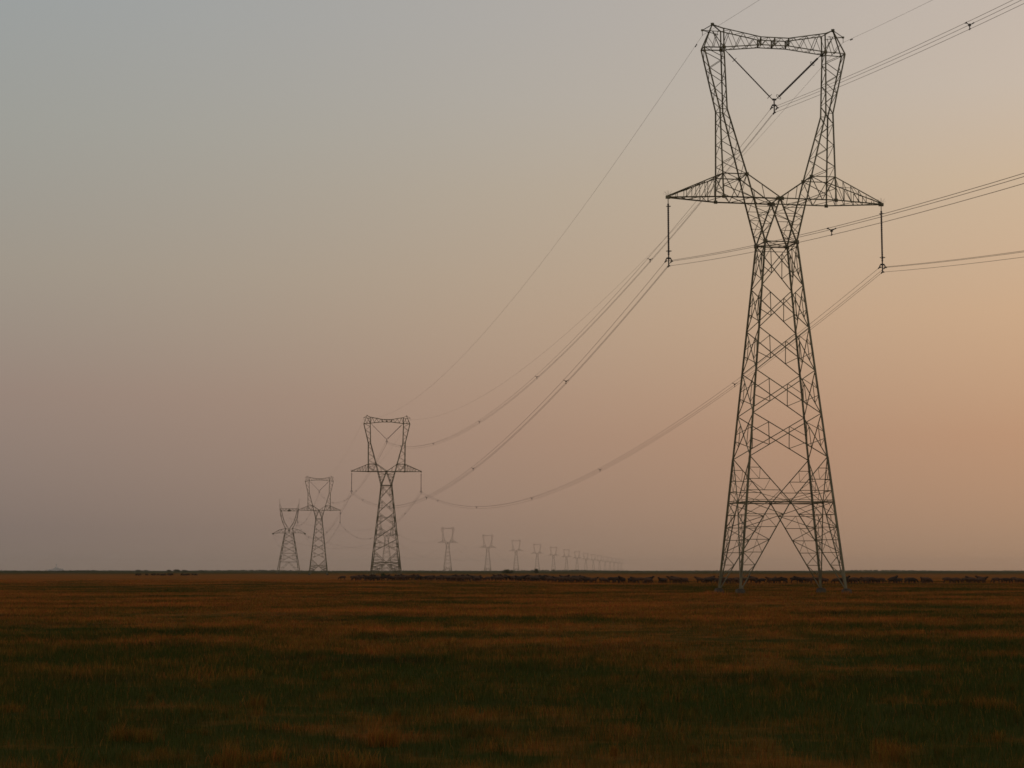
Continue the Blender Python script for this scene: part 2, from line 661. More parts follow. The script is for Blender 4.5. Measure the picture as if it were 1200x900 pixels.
        for v in (-1, 1):
            m.angle(S(s * 5.55, v * vt, 40.95), pk, 0.11)
            m.angle(S(s * 4.0, v * vt, 42.45), pk, 0.10)
            m.angle(S(s * 4.0, v * vt, 41.0), pk + Vector((0, 0, -0.5)), 0.07)
            m.angle(S(s * 4.77, v * 0.3, 41.0), S(s * 4.4, v * 0.3, 42.3), 0.05)
            m.angle(pk, et, 0.08)
            m.angle(S(s * 4.2, v * vt, 42.2), et, 0.06)
            m.angle(S(s * 5.2, v * vt * 0.8, 41.7), S(s * 4.77, v * vt, 41.0), 0.05)
        m.angle(et, et - Vector((0, 0, 0.42)), 0.06)
        gusset(m, pk, 0.26)
        m.box(et, (0.16, 0.14, 0.12))
        peaks.append(m)
    P['forks'], P['columns'], P['arms'], P['peaks'] = forks, columns, arms, peaks
    # top beam, slimmest in the middle
    m = MB()
    vt = 0.42
    lowz = lambda u: 41.32 - 0.32 * max(0, (abs(u) - 1.1) / 2.9)
    topz = lambda u: 41.93 + 0.52 * max(0, (abs(u) - 1.1) / 2.9)
    us = [-4.0 + 8.0 * k / 16 for k in range(17)]
    for v in (-1, 1):
        for u0, u1 in ((-4.0, -1.1), (-1.1, 1.1), (1.1, 4.0)):
            m.angle(S(u0, v * vt, lowz(u0)), S(u1, v * vt, lowz(u1)), 0.11)
            m.angle(S(u0, v * vt, topz(u0)), S(u1, v * vt, topz(u1)), 0.11)
        for k in range(16):
            if k % 2 == 0:
                m.angle(S(us[k], v * vt, lowz(us[k])), S(us[k + 1], v * vt, topz(us[k + 1])), 0.055)
            else:
                m.angle(S(us[k], v * vt, topz(us[k])), S(us[k + 1], v * vt, lowz(us[k + 1])), 0.055)
        for s in (-1, 1):
            m.angle(S(s * 4.0, v * vt, 41.0), S(s * 4.0, v * vt, 42.5), 0.12)
    for k in range(16):
        sgn = 1 if k % 2 else -1
        m.angle(S(us[k], sgn * vt, lowz(us[k])), S(us[k + 1], -sgn * vt, lowz(us[k + 1])), 0.05)
        m.angle(S(us[k], -sgn * vt, topz(us[k])), S(us[k + 1], sgn * vt, topz(us[k + 1])), 0.05)
    for u in (-1.1, 0.0, 1.1):
        for v in (-1, 1):
            m.angle(S(u, v * vt, 41.32), S(u, v * vt, 41.94), 0.12)
        m.angle(S(u, -vt, 41.32), S(u, vt, 41.95), 0.08)
        m.angle(S(u, vt, 41.32), S(u, -vt, 41.95), 0.08)
    P['top_beam'] = m
    return P


def merge(parts):
    m = MB()
    for k, p in parts.items():
        for q_ in (p if isinstance(p, list) else [p]):
            for r_ in (q_ if isinstance(q_, tuple) else (q_,)):
                m.add(r_.v, r_.f)
    return m


def make_suspension(zb, bar):
    global BAR
    BAR = bar
    P = suspension_parts(zb)
    root = empty('power_pylon')
    for m, fb in P['legs']:
        lg = m.build('leg', M_STEEL, root)
        fb.build('footing', M_CONCRETE, lg)
    for k in ('body_bracing', 'portal_bracing', 'belt_frame', 'waist_frame', 'top_beam'):
        P[k].build(k, M_STEEL, root)
    for m in P['forks']:
        m.build('fork', M_STEEL, root)
    for m in P['columns']:
        m.build('head_column', M_STEEL, root)
    for m, sp in P['arms']:
        a = m.build('cross_arm', M_STEEL, root)
        sp.build('bird_spikes', M_FITTING, a)
    for m in P['peaks']:
        m.build('peak', M_STEEL, root)
    return root, P


GP = 'lattice pylons of the power line'
pyl1, P_tall = make_suspension(0.0, 0.70)
pyl1.location = T1
pyl1.rotation_euler.z = THETA
tag(pyl1, 'tallest and nearest lattice steel pylon, dominating the right of the view', 'pylon', GP)

pyl2, P_std = make_suspension(CUT, 0.90)
pyl2.location = T2
pyl2.rotation_euler.z = THETA
tag(pyl2, 'mid sized dark lattice pylon, second nearest, standing left of the middle behind the flock', 'pylon', GP)

pyl3 = copy_tree(pyl2)
pyl3.location = T3
pyl3.rotation_euler.z = THETA
tag(pyl3, 'third nearest lattice pylon, close beside the squat pylon with drooping arms', 'pylon', GP)

# the angle pylon: squat body, round fork window, drooping arms, two spikes


def make_angle_pylon():
    root = empty('angle_pylon')
    hu = lambda z: 6.0 - (6.0 - 2.3) * z / 22.4
    sides = [(-1, -1), (1, -1), (1, 1), (-1, 1)]
    C = [lambda z, su=su, sv=sv: Vector((su * hu(z), sv * hu(z), z)) for su, sv in sides]
    for c, (su, sv) in zip(C, sides):
        m = MB()
        m.angle(c(0.2), c(22.4), 0.28, 0.06, flip=su > 0)
        lg = m.build('leg', M_STEEL, root)
        f = MB()
        p = c(0)
        f.box((p.x, p.y, 0.15), (0.9, 0.9, 0.6), taper=0.8)
        f.build('footing', M_CONCRETE, lg)
    m = MB()
    zs = [0.3, 6.4, 11.2, 15.4, 19.0, 22.4]
    for i in range(4):
        a, b = C[i], C[(i + 1) % 4]
        for k, (z0, z1) in enumerate(zip(zs[:-1], zs[1:])):
            if k == 0:
                mid = (a(z1) + b(z1)) / 2
                m.angle(a(z0), mid, 0.14)
                m.angle(b(z0), mid, 0.14)
                m.angle(a(z1), b(z1), 0.12)
                m.angle(lerp(a(z0), a(z1), .5), lerp(a(z0), mid, .5), 0.08)
                m.angle(lerp(b(z0), b(z1), .5), lerp(b(z0), mid, .5), 0.08)
            else:
                panel_x(m, a(z0), b(z0), a(z1), b(z1), 0.11)
            if k in (0, 1, 4):
                m.angle(a(z1), b(z1), 0.12)
    m.build('body_bracing', M_STEEL, root)
    forks = [(2.3, 22.4), (2.0, 24.8), (3.6, 28.3), (4.7, 32.0), (5.2, 35.9)]
    inner = [(0.0, 22.6), (0.3, 24.9), (2.6, 28.6), (3.7, 32.2), (4.3, 34.6)]
    for s in (-1, 1):
        m = MB()
        for v in (-0.8, 0.8):
            po = [Vector((s * u, v * (1.6 if i == 0 else 1), z)) for i, (u, z) in enumerate(forks)]
            pn = [Vector((s * u, v * (1.6 if i == 0 else 1), z)) for i, (u, z) in enumerate(inner)]
            for k in range(4):
                m.angle(po[k], po[k + 1], 0.2)
                m.angle(pn[k], pn[k + 1], 0.18)
                zigzag(m, po[k], po[k + 1], pn[k], pn[k + 1], 2, 0.08)
                m.angle(po[k + 1], pn[k + 1], 0.09)
        for k in range(4):
            m.angle((s * forks[k + 1][0], -0.8, forks[k + 1][1]), (s * forks[k + 1][0], 0.8, forks[k + 1][1]), 0.09)
        m.build('fork', M_STEEL, root)
        m = MB()                                        # drooping arm
        tip = Vector((s * 8.8, 0, 22.0))
        for v in (-1, 1):
            up_ = [Vector((s * 1.6, v * 1.0, 25.0)), Vector((s * 5.4, v * 0.6, 24.2)), tip + Vector((0, v * 0.1, 0.3))]
            lo_ = [Vector((s * 2.3, v * 2.0, 22.4)), Vector((s * 5.6, v * 1.0, 22.5)), tip + Vector((0, v * 0.1, -0.1))]
            for k in range(2):
                m.angle(up_[k], up_[k + 1], 0.18)
                m.angle(lo_[k], lo_[k + 1], 0.16)
                zigzag(m, up_[k], up_[k + 1], lo_[k], lo_[k + 1], 3, 0.09)
        m.box(tip, (1.1, 0.5, 0.7))
        m.build('cross_arm', M_STEEL, root)
        m = MB()
        for v in (-0.7, 0.7):
            m.angle((s * 5.2, v, 35.9), (s * 5.4, 0, 40.0), 0.14)
            m.angle((s * 4.2, v, 35.9), (s * 5.3, 0, 38.8), 0.10)
        m.angle((s * 5.35, 0, 38.5), (s * 5.45, 0, 41.4), 0.1)
        m.build('peak', M_STEEL, root)
    m = MB()
    for v in (-0.8, 0.8):
        m.angle((-5.2, v, 35.9), (5.2, v, 35.9), 0.18)
        m.angle((-4.3, v, 34.6), (4.3, v, 34.6), 0.18)
        zigzag(m, (-4.6, v, 34.6), (4.6, v, 34.6), (-4.6, v, 35.9), (4.6, v, 35.9), 10, 0.1)
    for k in range(5):
        m.angle((-4 + 2 * k, -0.8, 34.6), (-4 + 2 * k, 0.8, 35.9), 0.09)
    m.box((0, 0, 34.9), (1.6, 1.2, 1.0))
    m.build('top_beam', M_STEEL, root)
    return root


BAR = 0.95
pylA = make_angle_pylon()
pylA.location = TA
pylA.rotation_euler.z = (THETA + FAR_TH) / 2
tag(pylA, 'squat leftmost pylon with drooping arms and two spikes on top', 'pylon', GP)

far_root, P_far = make_suspension(CUT, 0.62)
far_mesh = merge(P_far).mesh('power_pylon_far', M_STEEL)
ORD = ['first', 'second', 'third', 'fourth', 'fifth', 'sixth', 'seventh', 'eighth', 'ninth', 'tenth', 'eleventh', 'twelfth', 'thirteenth', 'fourteenth',
       'fifteenth', 'sixteenth']
FARPOS = []
for k in range(16):
    p = T4 + FAR_DIR * k
    FARPOS.append(p)
    if k < 4:
        o = far_root if k == 0 else copy_tree(far_root)
    else:
        o = bpy.data.objects.new('power_pylon', far_mesh)
        col.objects.link(o)
    o.location = p
    o.rotation_euler.z = FAR_TH
    lb = {0: 'hazy small pylon seen through the legs of the second nearest pylon',
          1: 'small hazy pylon standing alone on the horizon, largest of the receding far row'}.get(
        k, 'tiny hazy pylon in the far row receding right, %s from the row\'s large left end' % ORD[k - 1])
    tag(o, lb, 'pylon', GP)

# ------------------------------------------------------------------ insulators


def shed_rod(m, a, b, r, n=26):
    a, b = Vector(a), Vector(b)
    pts, rs = [a], [r * 0.5]
    for k in range(n):
        for f, rr in ((0.15, 0.75), (0.5, 1.0), (0.62, 1.0), (0.85, 0.75)):
            pts.append(lerp(a, b, (k + f) / n))
            rs.append(r * rr)
    pts.append(b)
    rs.append(r * 0.5)
    m.tube(pts, rs, 8)


def yoke_mesh(top, pair, low):
    """hanger, two drooping side arms and the lower clamp"""
    m = MB()
    m.tube([(0, 0, top), (0, 0, low)], 0.05, 6)
    m.box((0, 0, pair + 0.22), (0.30, 0.05, 0.12))
    for s in (-1, 1):
        m.tube([(0, 0, pair + 0.26), (s * 0.14, 0, pair + 0.22), (s * 0.22, 0, pair + 0.08), (s * 0.22, 0, pair)], 0.045, 6)
        m.tube([(s * 0.22, -0.26, pair - 0.04), (s * 0.22, -0.1, pair), (s * 0.22, 0.1, pair), (s * 0.22, 0.26, pair - 0.04)], 0.055, 6)
    m.tube([(0, -0.26, low - 0.04), (0, -0.1, low), (0, 0.1, low), (0, 0.26, low - 0.04)], 0.06, 6)
    return m


# suspension string; origin at the arm tip, bundle centre 4.95 m below
def make_string():
    root = empty('insulator_string')
    m = MB()
    m.tube([(0, 0, 0), (0, 0, -0.45)], 0.03, 6)
    shed_rod(m, (0, 0, -0.4), (0, 0, -4.3), 0.078)
    m.build('insulator_rod', M_INSUL, root)
    for z, rr in ((-0.62, 0.17), (-4.0, 0.2)):
        m = MB()
        m.torus((0.02, 0, z), rr, 0.018)
        m.tube([(0, 0, z), (rr, 0, z)], 0.012, 4)
        m.build('corona_ring', M_FITTING, root)
    yoke_mesh(-4.25, -4.76, -5.12).build('yoke', M_FITTING, root)
    return root


# V string; origin under the beam centre, level with the upper fixings
def make_vstring():
    root = empty('v_insulator')
    for s in (-1, 1):
        m = MB()
        a, b = Vector((s * 3.82, 0, 0.0)), Vector((s * 0.10, 0, -3.72))
        m.tube([a, lerp(a, b, 0.09)], 0.03, 6)
        shed_rod(m, lerp(a, b, 0.08), lerp(a, b, 0.93), 0.055 if s < 0 else 0.085, 30)
        m.tube([lerp(a, b, 0.92), b], 0.03, 6)
        m.build('insulator_rod', M_INSUL, root)
        for t, rr in ((0.2, 0.19), (0.93, 0.22)):
            m = MB()
            m.torus(lerp(a, b, t), rr, 0.02, axis=(b - a))
            m.build('corona_ring', M_FITTING, root)
    m = MB()
    y = yoke_mesh(-3.62, -4.34, -4.70)
    m.add(y.v, y.f)
    m.box((0, 0, -3.68), (0.3, 0.06, 0.14))
    m.build('yoke', M_FITTING, root)
    return root


GI, GV = 'hanging insulator strings', 'V shaped insulators in the pylon windows'
string0 = make_string()
vstr0 = make_vstring()
first = {'s': True, 'v': True}
NAMES = [('nearest pylon', T1, THETA, 0.0), ('second nearest pylon', T2, THETA, CUT), ('third nearest pylon', T3, THETA, CUT)]
for nm, T, th, cut in NAMES:
    U = Vector((math.cos(th), math.sin(th), 0))
    for s, sd in ((-1, 'left'), (1, 'right')):
        o = string0 if first['s'] else copy_tree(string0)
        first['s'] = False
        o.location = T + U * (8.35 * s) + Vector((0, 0, 29.42 - cut - 0.08))
        o.rotation_euler.z = th
        tag(o, 'dark insulator string hanging from the %s arm of the %s' % (sd, nm), 'insulator', GI)
    o = vstr0 if first['v'] else copy_tree(vstr0)
    first['v'] = False
    o.location = T + Vector((0, 0, 40.92 - cut))
    o.rotation_euler.z = th
    tag(o, 'V shaped pair of insulator rods inside the head window of the %s' % nm, 'insulator', GV)

# ------------------------------------------------------------------ conductors


def spanpt(A, B, t, sag):
    p = lerp(A, B, t)
    p.z -= 4 * sag * t * (1 - t)
    return p


def spacer_mesh(p, U):
    m = MB()
    for du, dz in ((-0.22, 0.0), (0.22, 0.0), (0.0, -0.36)):
        e = U * du + Vector((0, 0, dz))
        c = Vector((0, 0, -0.12))
        m.tube([p + c, p + e], 0.026, 6)
        W = U.cross(Vector((0, 0, 1)))
        m.tube([p + e - W * 0.09, p + e + W * 0.09], 0.036, 6)
    m.box(p + Vector((0, 0, -0.12)), (0.13, 0.13, 0.12))
    return m


def bundle(A, B, sag, UA, label, group, spacers=(), r=0.0135, n=48):
    root = empty('conductor_bundle', A)
    for du, dz in ((-0.22, 0.0), (0.22, 0.0), (0.0, -0.36)):
        off = UA * du + Vector((0, 0, dz))
        m = MB()
        m.tube([spanpt(A, B, i / n, sag) + off - Vector(A) for i in range(n + 1)], r, 5)
        m.build('conductor', M_WIRE, root)
    for t in spacers:
        spacer_mesh(spanpt(A, B, t, sag) - Vector(A), UA).build('spacer', M_FITTING, root)
    tag(root, label, 'power lines', group)
    return root


def ground_wire(A, B, sag, label, group, r=0.009, n=48, damper=True):
    m = MB()
    m.tube([spanpt(A, B, i / n, sag) - Vector(A) for i in range(n + 1)], r, 5)
    o = m.build('earth_wire', M_WIRE, None, A)
    if damper:
        d = MB()
        for t in (0.006,):
            for tt in (t, 1 - t):
                p = spanpt(A, B, tt, sag) - Vector(A)
                q2 = spanpt(A, B, tt + 0.001, sag) - Vector(A)
                ax = (q2 - p).normalized()
                d.tube([p - ax * 0.2 - Vector((0, 0, .06)), p - ax * 0.1 - Vector((0, 0, .06))], 0.05, 6)
                d.tube([p + ax * 0.1 - Vector((0, 0, .06)), p + ax * 0.2 - Vector((0, 0, .06))], 0.05, 6)
                d.tube([p - ax * 0.2 - Vector((0, 0, .06)), p + ax * 0.2 - Vector((0, 0, .06))], 0.012, 4)
                d.tube([p, p - Vector((0, 0, .06))], 0.02, 4)
        d.build('vibration_damper', M_FITTING, o)
    tag(o, label, 'power line', group)


V1 = Vector((-math.sin(THETA), math.cos(THETA), 0))
U1 = Vector((math.cos(THETA), math.sin(THETA), 0))
UF = Vector((math.cos(FAR_TH), math.sin(FAR_TH), 0))
T0 = T1 - V1 * 300.0
ATTACH = {}                                  # world points of bundles and earth wires on each pylon


def attach(T, U, cut):
    Z = Vector((0, 0, 1))
    return {'left': T + U * -8.35 + Z * (24.58 - cut), 'right': T + U * 8.35 + Z * (24.58 - cut), 'middle': T + Z * (36.58 - cut),
            'eleft': T + U * -5.57 + Z * (41.95 - cut), 'eright': T + U * 5.57 + Z * (41.95 - cut)}


UAm = Vector((math.cos((THETA + FAR_TH) / 2), math.sin((THETA + FAR_TH) / 2), 0))
Z = Vector((0, 0, 1))
angA = {'left': TA - UAm * 8.8 + Z * 21.6, 'right': TA + UAm * 8.8 + Z * 21.6, 'middle': TA + Z * 31.0,
        'eleft': TA - UAm * 5.45 + Z * 41.3, 'eright': TA + UAm * 5.45 + Z * 41.3}
pts = [('t0', attach(T0, U1, 0.0)), ('t1', attach(T1, U1, 0.0)), ('t2', attach(T2, U1, CUT)), ('t3', attach(T3, U1, CUT)), ('ta', angA)]
for k in range(4):
    pts.append(('f%d' % k, attach(FARPOS[k], UF, CUT)))
SPAN = ['from the nearest pylon out to the right edge', 'between the nearest and second nearest pylons',
        'between the second and third nearest pylons', 'between the third nearest pylon and the squat spiked pylon',
        'from the squat spiked pylon to the far row', 'between the first and second pylons of the far row',
        'between the second and third pylons of the far row', 'between the third and fourth pylons of the far row']
SAGS = [10.2, 9.4, 8.6, 8.2, 5.5, 9.5, 9.5, 9.5]
for i in range(len(pts) - 1):
    A, B = pts[i][1], pts[i + 1][1]
    U = U1 if i < 3 else (UAm if i < 5 else UF)
    if i == 0:
        spc = [1 - 35.3 / 300.0, 1 - 95.0 / 300.0, 1 - 150.0 / 300.0]
    elif i < 4:
        spc = [0.13, 0.333, 0.5, 0.697, 0.893]
    else:
        spc = []
    for key, nm in (('left', 'left arm'), ('middle', 'middle window'), ('right', 'right arm')):
        bundle(A[key], B[key], SAGS[i], U, '%s triple wires %s' % (nm, SPAN[i]), 'triple conductor bundles', spc, n=64 if i < 2 else 32)
    if i < 5:
        for key, nm in (('eleft', 'left'), ('eright', 'right')):
            ground_wire(A[key], B[key], (10.0, 7.4, 7.0, 6.5, 4.5)[i], 'thin topmost %s earth wire %s' % (nm, SPAN[i]), 'thin earth wires', damper=i < 2)

# ------------------------------------------------------------------ sheep


def make_sheep(pose, mat):
    """one continuous body grown over a joint skeleton; faces +x"""
    V, E, Rr = [], [], []

    def j(p, r, parent=None):
        V.append(p)
        Rr.append(r)
        if parent is not None:
            E.append((parent, len(V) - 1))
        return len(V) - 1
    root = j((-0.30, 0, 0.56), (0.17, 0.19))
    tail = j((-0.47, 0, 0.54), (0.09, 0.10), root)
    j((-0.53, 0, 0.40), (0.03, 0.03), tail)
    mid = j((-0.02, 0, 0.545), (0.20, 0.21), root)
    sh = j((0.26, 0, 0.57), (0.16, 0.19), mid)
    if pose == 'grazing':
        nk = j((0.46, 0.01, 0.48), (0.09, 0.10), sh)
        hd = j((0.60, 0.02, 0.27), (0.065, 0.07), nk)
        mz = j((0.66, 0.03, 0.11), (0.04, 0.045), hd)
        ez = Vector((0.57, 0, 0.34))
    else:
        nk = j((0.44, 0, 0.70), (0.085, 0.10), sh)
        hd = j((0.55, 0.02, 0.82), (0.07, 0.075), nk)
        mz = j((0.70, 0.03, 0.75), (0.04, 0.045), hd)
        ez = Vector((0.52, 0, 0.85))
    for s in (-1, 1):
        j((ez.x - 0.02, s * 0.16, ez.z), (0.03, 0.015), hd)
    for x, k, parent in ((0.24, 1, sh), (-0.30, -1, root)):
        for s in (-1, 1):
            st = random.uniform(-0.07, 0.07)
            a = j((x, s * 0.11, 0.36), (0.065, 0.07), parent)
            if k > 0:
                b = j((x + 0.01 + st * .5, s * 0.11, 0.20), (0.032, 0.032), a)
                c = j((x - 0.01 + st, s * 0.11, 0.02), (0.026, 0.026), b)
            else:
                b = j((x - 0.07 + st * .5, s * 0.11, 0.22), (0.034, 0.034), a)
                c = j((x - 0.04 + st, s * 0.11, 0.02), (0.026, 0.026), b)
            j((x + 0.02 + st, s * 0.11, 0.0), (0.028, 0.026), c)
    me = bpy.data.meshes.new('sheep')
    me.from_pydata(V, E, [])
    o = bpy.data.objects.new('sheep', me)
    col.objects.link(o)
    sk = o.modifiers.new('skin', 'SKIN')
    sk.use_smooth_shade = True
    for v, r in zip(me.skin_vertices[0].data, Rr):
        v.radius = r
    me.skin_vertices[0].data[0].use_root = True
    ss = o.modifiers.new('sub', 'SUBSURF')
    ss.levels = 1
    ss.render_levels = 1
    dg = bpy.context.evaluated_depsgraph_get()
    fin = bpy.data.meshes.new_from_object(o.evaluated_get(dg))
    fin.name = 'sheep_' + pose
    bpy.data.objects.remove(o)
    fin.materials.clear()
    fin.materials.append(mat)
    return fin


SHEEP = {(p, c): make_sheep(p, m) for p in ('grazing', 'standing') for c, m in (('brown', M_WOOL), ('black', M_WOOL2))}


def gx(px, d):                                # lateral position of picture column px at distance d
    return (px - 600.0) / F * d * 0.995


def put_sheep(x, y, pose, colour, label, group, s=1.0):
    o = bpy.data.objects.new('sheep', SHEEP[(pose, colour)])
    o.location = (x, y, 0.0)
    side = 0.0 if random.random() < 0.5 else math.pi
    o.rotation_euler = (0, 0, side + random.gauss(0, 0.5))
    o.scale = (s, s, s)
    col.objects.link(o)
    tag(o, label, 'sheep', group)


def pick():
    return ('grazing' if random.random() < 0.72 else 'standing', 'brown' if random.random() < 0.65 else 'black')


WORD = {'grazing': 'grazing head down', 'standing': 'with its head up'}
placed = []


def free(x, y, gap):
    for a, b in placed:
        if abs(a - x) < gap and abs(b - y) < gap:
            return False
    placed.append((x, y))
    return True


# packed part of the flock, left of the middle
n = 0
while n < 165:
    px = random.uniform(398, 692)
    if px < 430 and random.random() < 0.6:
        continue
    d = random.uniform(262, 330) if px > 520 else random.uniform(285, 325)
    if px > 640:
        d = random.uniform(245, 285)
    x = gx(px, d)
    if not free(x, d, 0.75):
        continue
    pose, c = pick()
    put_sheep(x, d, pose, c, '%s sheep %s in the densely packed left part of the flock' % (c, WORD[pose]), 'sheep of the main flock', random.uniform(1.05, 1.28))
    n += 1
# loose right part in small clusters
clusters = [(690, 4), (712, 4), (728, 4), (745, 5), (758, 5), (778, 4), (792, 5), (803, 3), (825, 4), (836, 4), (853, 4), (866, 5), (882, 5), (897, 4), (915, 5), (938, 4), (950, 3),
            (965, 3), (985, 4), (1002, 4), (1015, 5), (1030, 5), (1045, 5), (1070, 4), (1085, 5), (1115, 4), (1132, 5), (1150, 5), (1175, 5), (1192, 5), (1206, 3)]
for px, k in clusters:
    k = max(2, k - 1)
    c0 = random.uniform(228, 238)
    i = 0
    tries = 0
    while i < k and tries < 200:
        tries += 1
        d = c0 + random.gauss(0, 3.0)
        x = gx(px + random.gauss(0, 4.0), d)
        if not free(x, d, 0.7):
            continue
        pose, c = pick()
        put_sheep(x, d, pose, c, '%s sheep %s in the loose right part of the flock' % (c, WORD[pose]), 'sheep of the main flock', random.uniform(1.0, 1.25))
        i += 1
# far small flock at the left
for k in range(22):
    px = random.uniform(158, 230)
    d = random.uniform(545, 590)
    put_sheep(gx(px, d), d, 'grazing', 'black', 'black speck of a sheep in the small distant flock at far left', 'sheep of the distant flock', random.uniform(0.9, 1.15))

# ------------------------------------------------------------------ bushes and the far edge


def leaf_mass(m, centre, rx, ry, rz, n, s):
    for _ in range(n):
        while True:
            p = Vector((random.uniform(-1, 1), random.uniform(-1, 1), random.uniform(-1, 1)))
            if 0.25 < p.length < 1:
                break
        lump = 0.75 + 0.35 * math.sin(p.x * 7 + centre[0]) * math.cos(p.z * 5 + p.y * 6)
        c = Vector(centre) + Vector((p.x * rx, p.y * ry, p.z * rz)) * lump
        a = Vector((random.gauss(0, 1), random.gauss(0, 1), random.gauss(0, 1))).normalized()
        b = a.orthogonal().normalized()
        k = s * random.uniform(0.6, 1.4)
        m.add([c - a * k, c + b * k * 0.5, c + a * k, c - b * k * 0.5], [(0, 1, 2, 3)])


def bush(x, y, w, h, label, group, stem=True):
    root = empty('bush', (x, y, 0))
    m = MB()
    k = max(60, int(140 * w))
    leaf_mass(m, (0, 0, h * 0.55), w * 0.5, w * 0.5, h * 0.45, k, 0.13 * h ** 0.5 * 1.3)
    leaf_mass(m, (w * 0.25, 0.1, h * 0.4), w * 0.32, w * 0.3, h * 0.36, k // 2, 0.13 * h ** 0.5 * 1.3)
    m.build('foliage', M_LEAF, root)
    m = MB()
    for i in range(4):
        a = 1.57 * i + random.random()
        m.tube([(0, 0, -0.05), (math.cos(a) * w * 0.08, math.sin(a) * w * 0.08, h * 0.3), (math.cos(a) * w * 0.25, math.sin(a) * w * 0.25, h * 0.6)], [0.05, 0.035, 0.02], 5)
    m.build('stem', M_BARK, root)
    tag(root, label, 'bush', group)


bush(gx(628, 1000), 1000, 3.2, 2.7, 'round green bush on the horizon near the foot of a tiny far pylon', 'bushes on the horizon')
bush(gx(594, 900), 900, 6.5, 2.3, 'low wide green bush on the horizon right of the middle pylons', 'bushes on the horizon')
bush(gx(448.7, 425), 425, 1.3, 1.1, 'dark little bush between the legs of the second nearest pylon', 'bushes on the horizon')
for k, (px, d, w, h) in enumerate([(162, 1900, 7, 2.6), (171, 1950, 6, 2.3), (198, 1800, 5, 2.5), (207, 1850, 8, 2.9), (216, 1820, 6, 2.5), (236, 1900, 7, 2.2)]):
    bush(gx(px, d), d, w, h, 'low dark bush on the left horizon, %s of six from the left' % ORD[k], 'bushes on the horizon')


def scrub_belt(name, x0, x1, y, hmax, label, n, s):
    m = MB()
    for i in range(n):
        x = random.uniform(x0, x1)
        h = hmax * (0.45 + 0.35 * math.sin(x * 0.021) * math.sin(x * 0.0073 + 1) + 0.2 * random.random())
        z = random.random() ** 1.3 * h
        c = Vector((x, y + random.uniform(-12, 12), z))
        a = Vector((random.gauss(0, 1), random.gauss(0, .5), random.gauss(0, .7))).normalized()
        b = a.orthogonal().normalized()
        k = s * random.uniform(0.6, 1.4)
        m.add([c - a * k, c + b * k * .6, c + a * k, c - b * k * .6], [(0, 1, 2, 3)])
    o = m.build(name, M_LEAF)
    tag(o, label, 'scrub', kind='stuff')


scrub_belt('scrub_belt', gx(-120, 1900), gx(112, 1900), 1900, 2.8, 'dark belt of far scrub along the left horizon', 5000, 0.8)
scrub_belt('scrub_belt', gx(100, 2600), gx(1350, 2600), 2600, 2.4, 'thin hazy belt of far scrub along the horizon', 9000, 1.1)

# faint works far off at the left
DW = 7600.0
root = empty('far_works', (gx(66, DW), DW, 0))
m = MB()
m.box((2, 0, 7), (22, 20, 14))
m.box((22, 4, 4.5), (18, 18, 9))
m.box((-22, 0, 3.5), (26, 16, 7))
m.build('hall', M_FARWALL, root)
m = MB()
m.tube([(0, 0, 0), (0, 0, 30)], [2.6, 1.9], 10)
m.build('chimney', M_FARWALL, root)
tag(root, 'faint grey works with a short chimney in haze on the left horizon', 'factory')

# pale survey post by the near left footing of the nearest pylon
px, py = gx(869.5, 130.0), 130.0
m = MB()
m.box((0, 0, 0.28), (0.16, 0.16, 0.6), taper=0.85)
m.box((0, 0, 0.59), (0.12, 0.12, 0.05), taper=0.4)
tag(m.build('marker_post', M_PALE, None, (px, py, 0)), 'short pale concrete marker post beside the left foot of the nearest pylon', 'post')

# ------------------------------------------------------------------ grass blades


def vnoise(x, y, seed):
    xi, yi = np.floor(x).astype(np.int64), np.floor(y).astype(np.int64)
    fx, fy = x - xi, y - yi
    fx, fy = fx * fx * (3 - 2 * fx), fy * fy * (3 - 2 * fy)

    def h(a, b):
        v = np.sin(a * 127.1 + b * 311.7 + seed * 74.7) * 43758.5453
        return v - np.floor(v)
    return (h(xi, yi) * (1 - fx) + h(xi + 1, yi) * fx) * (1 - fy) + (h(xi, yi + 1) * (1 - fx) + h(xi + 1, yi + 1) * fx) * fy


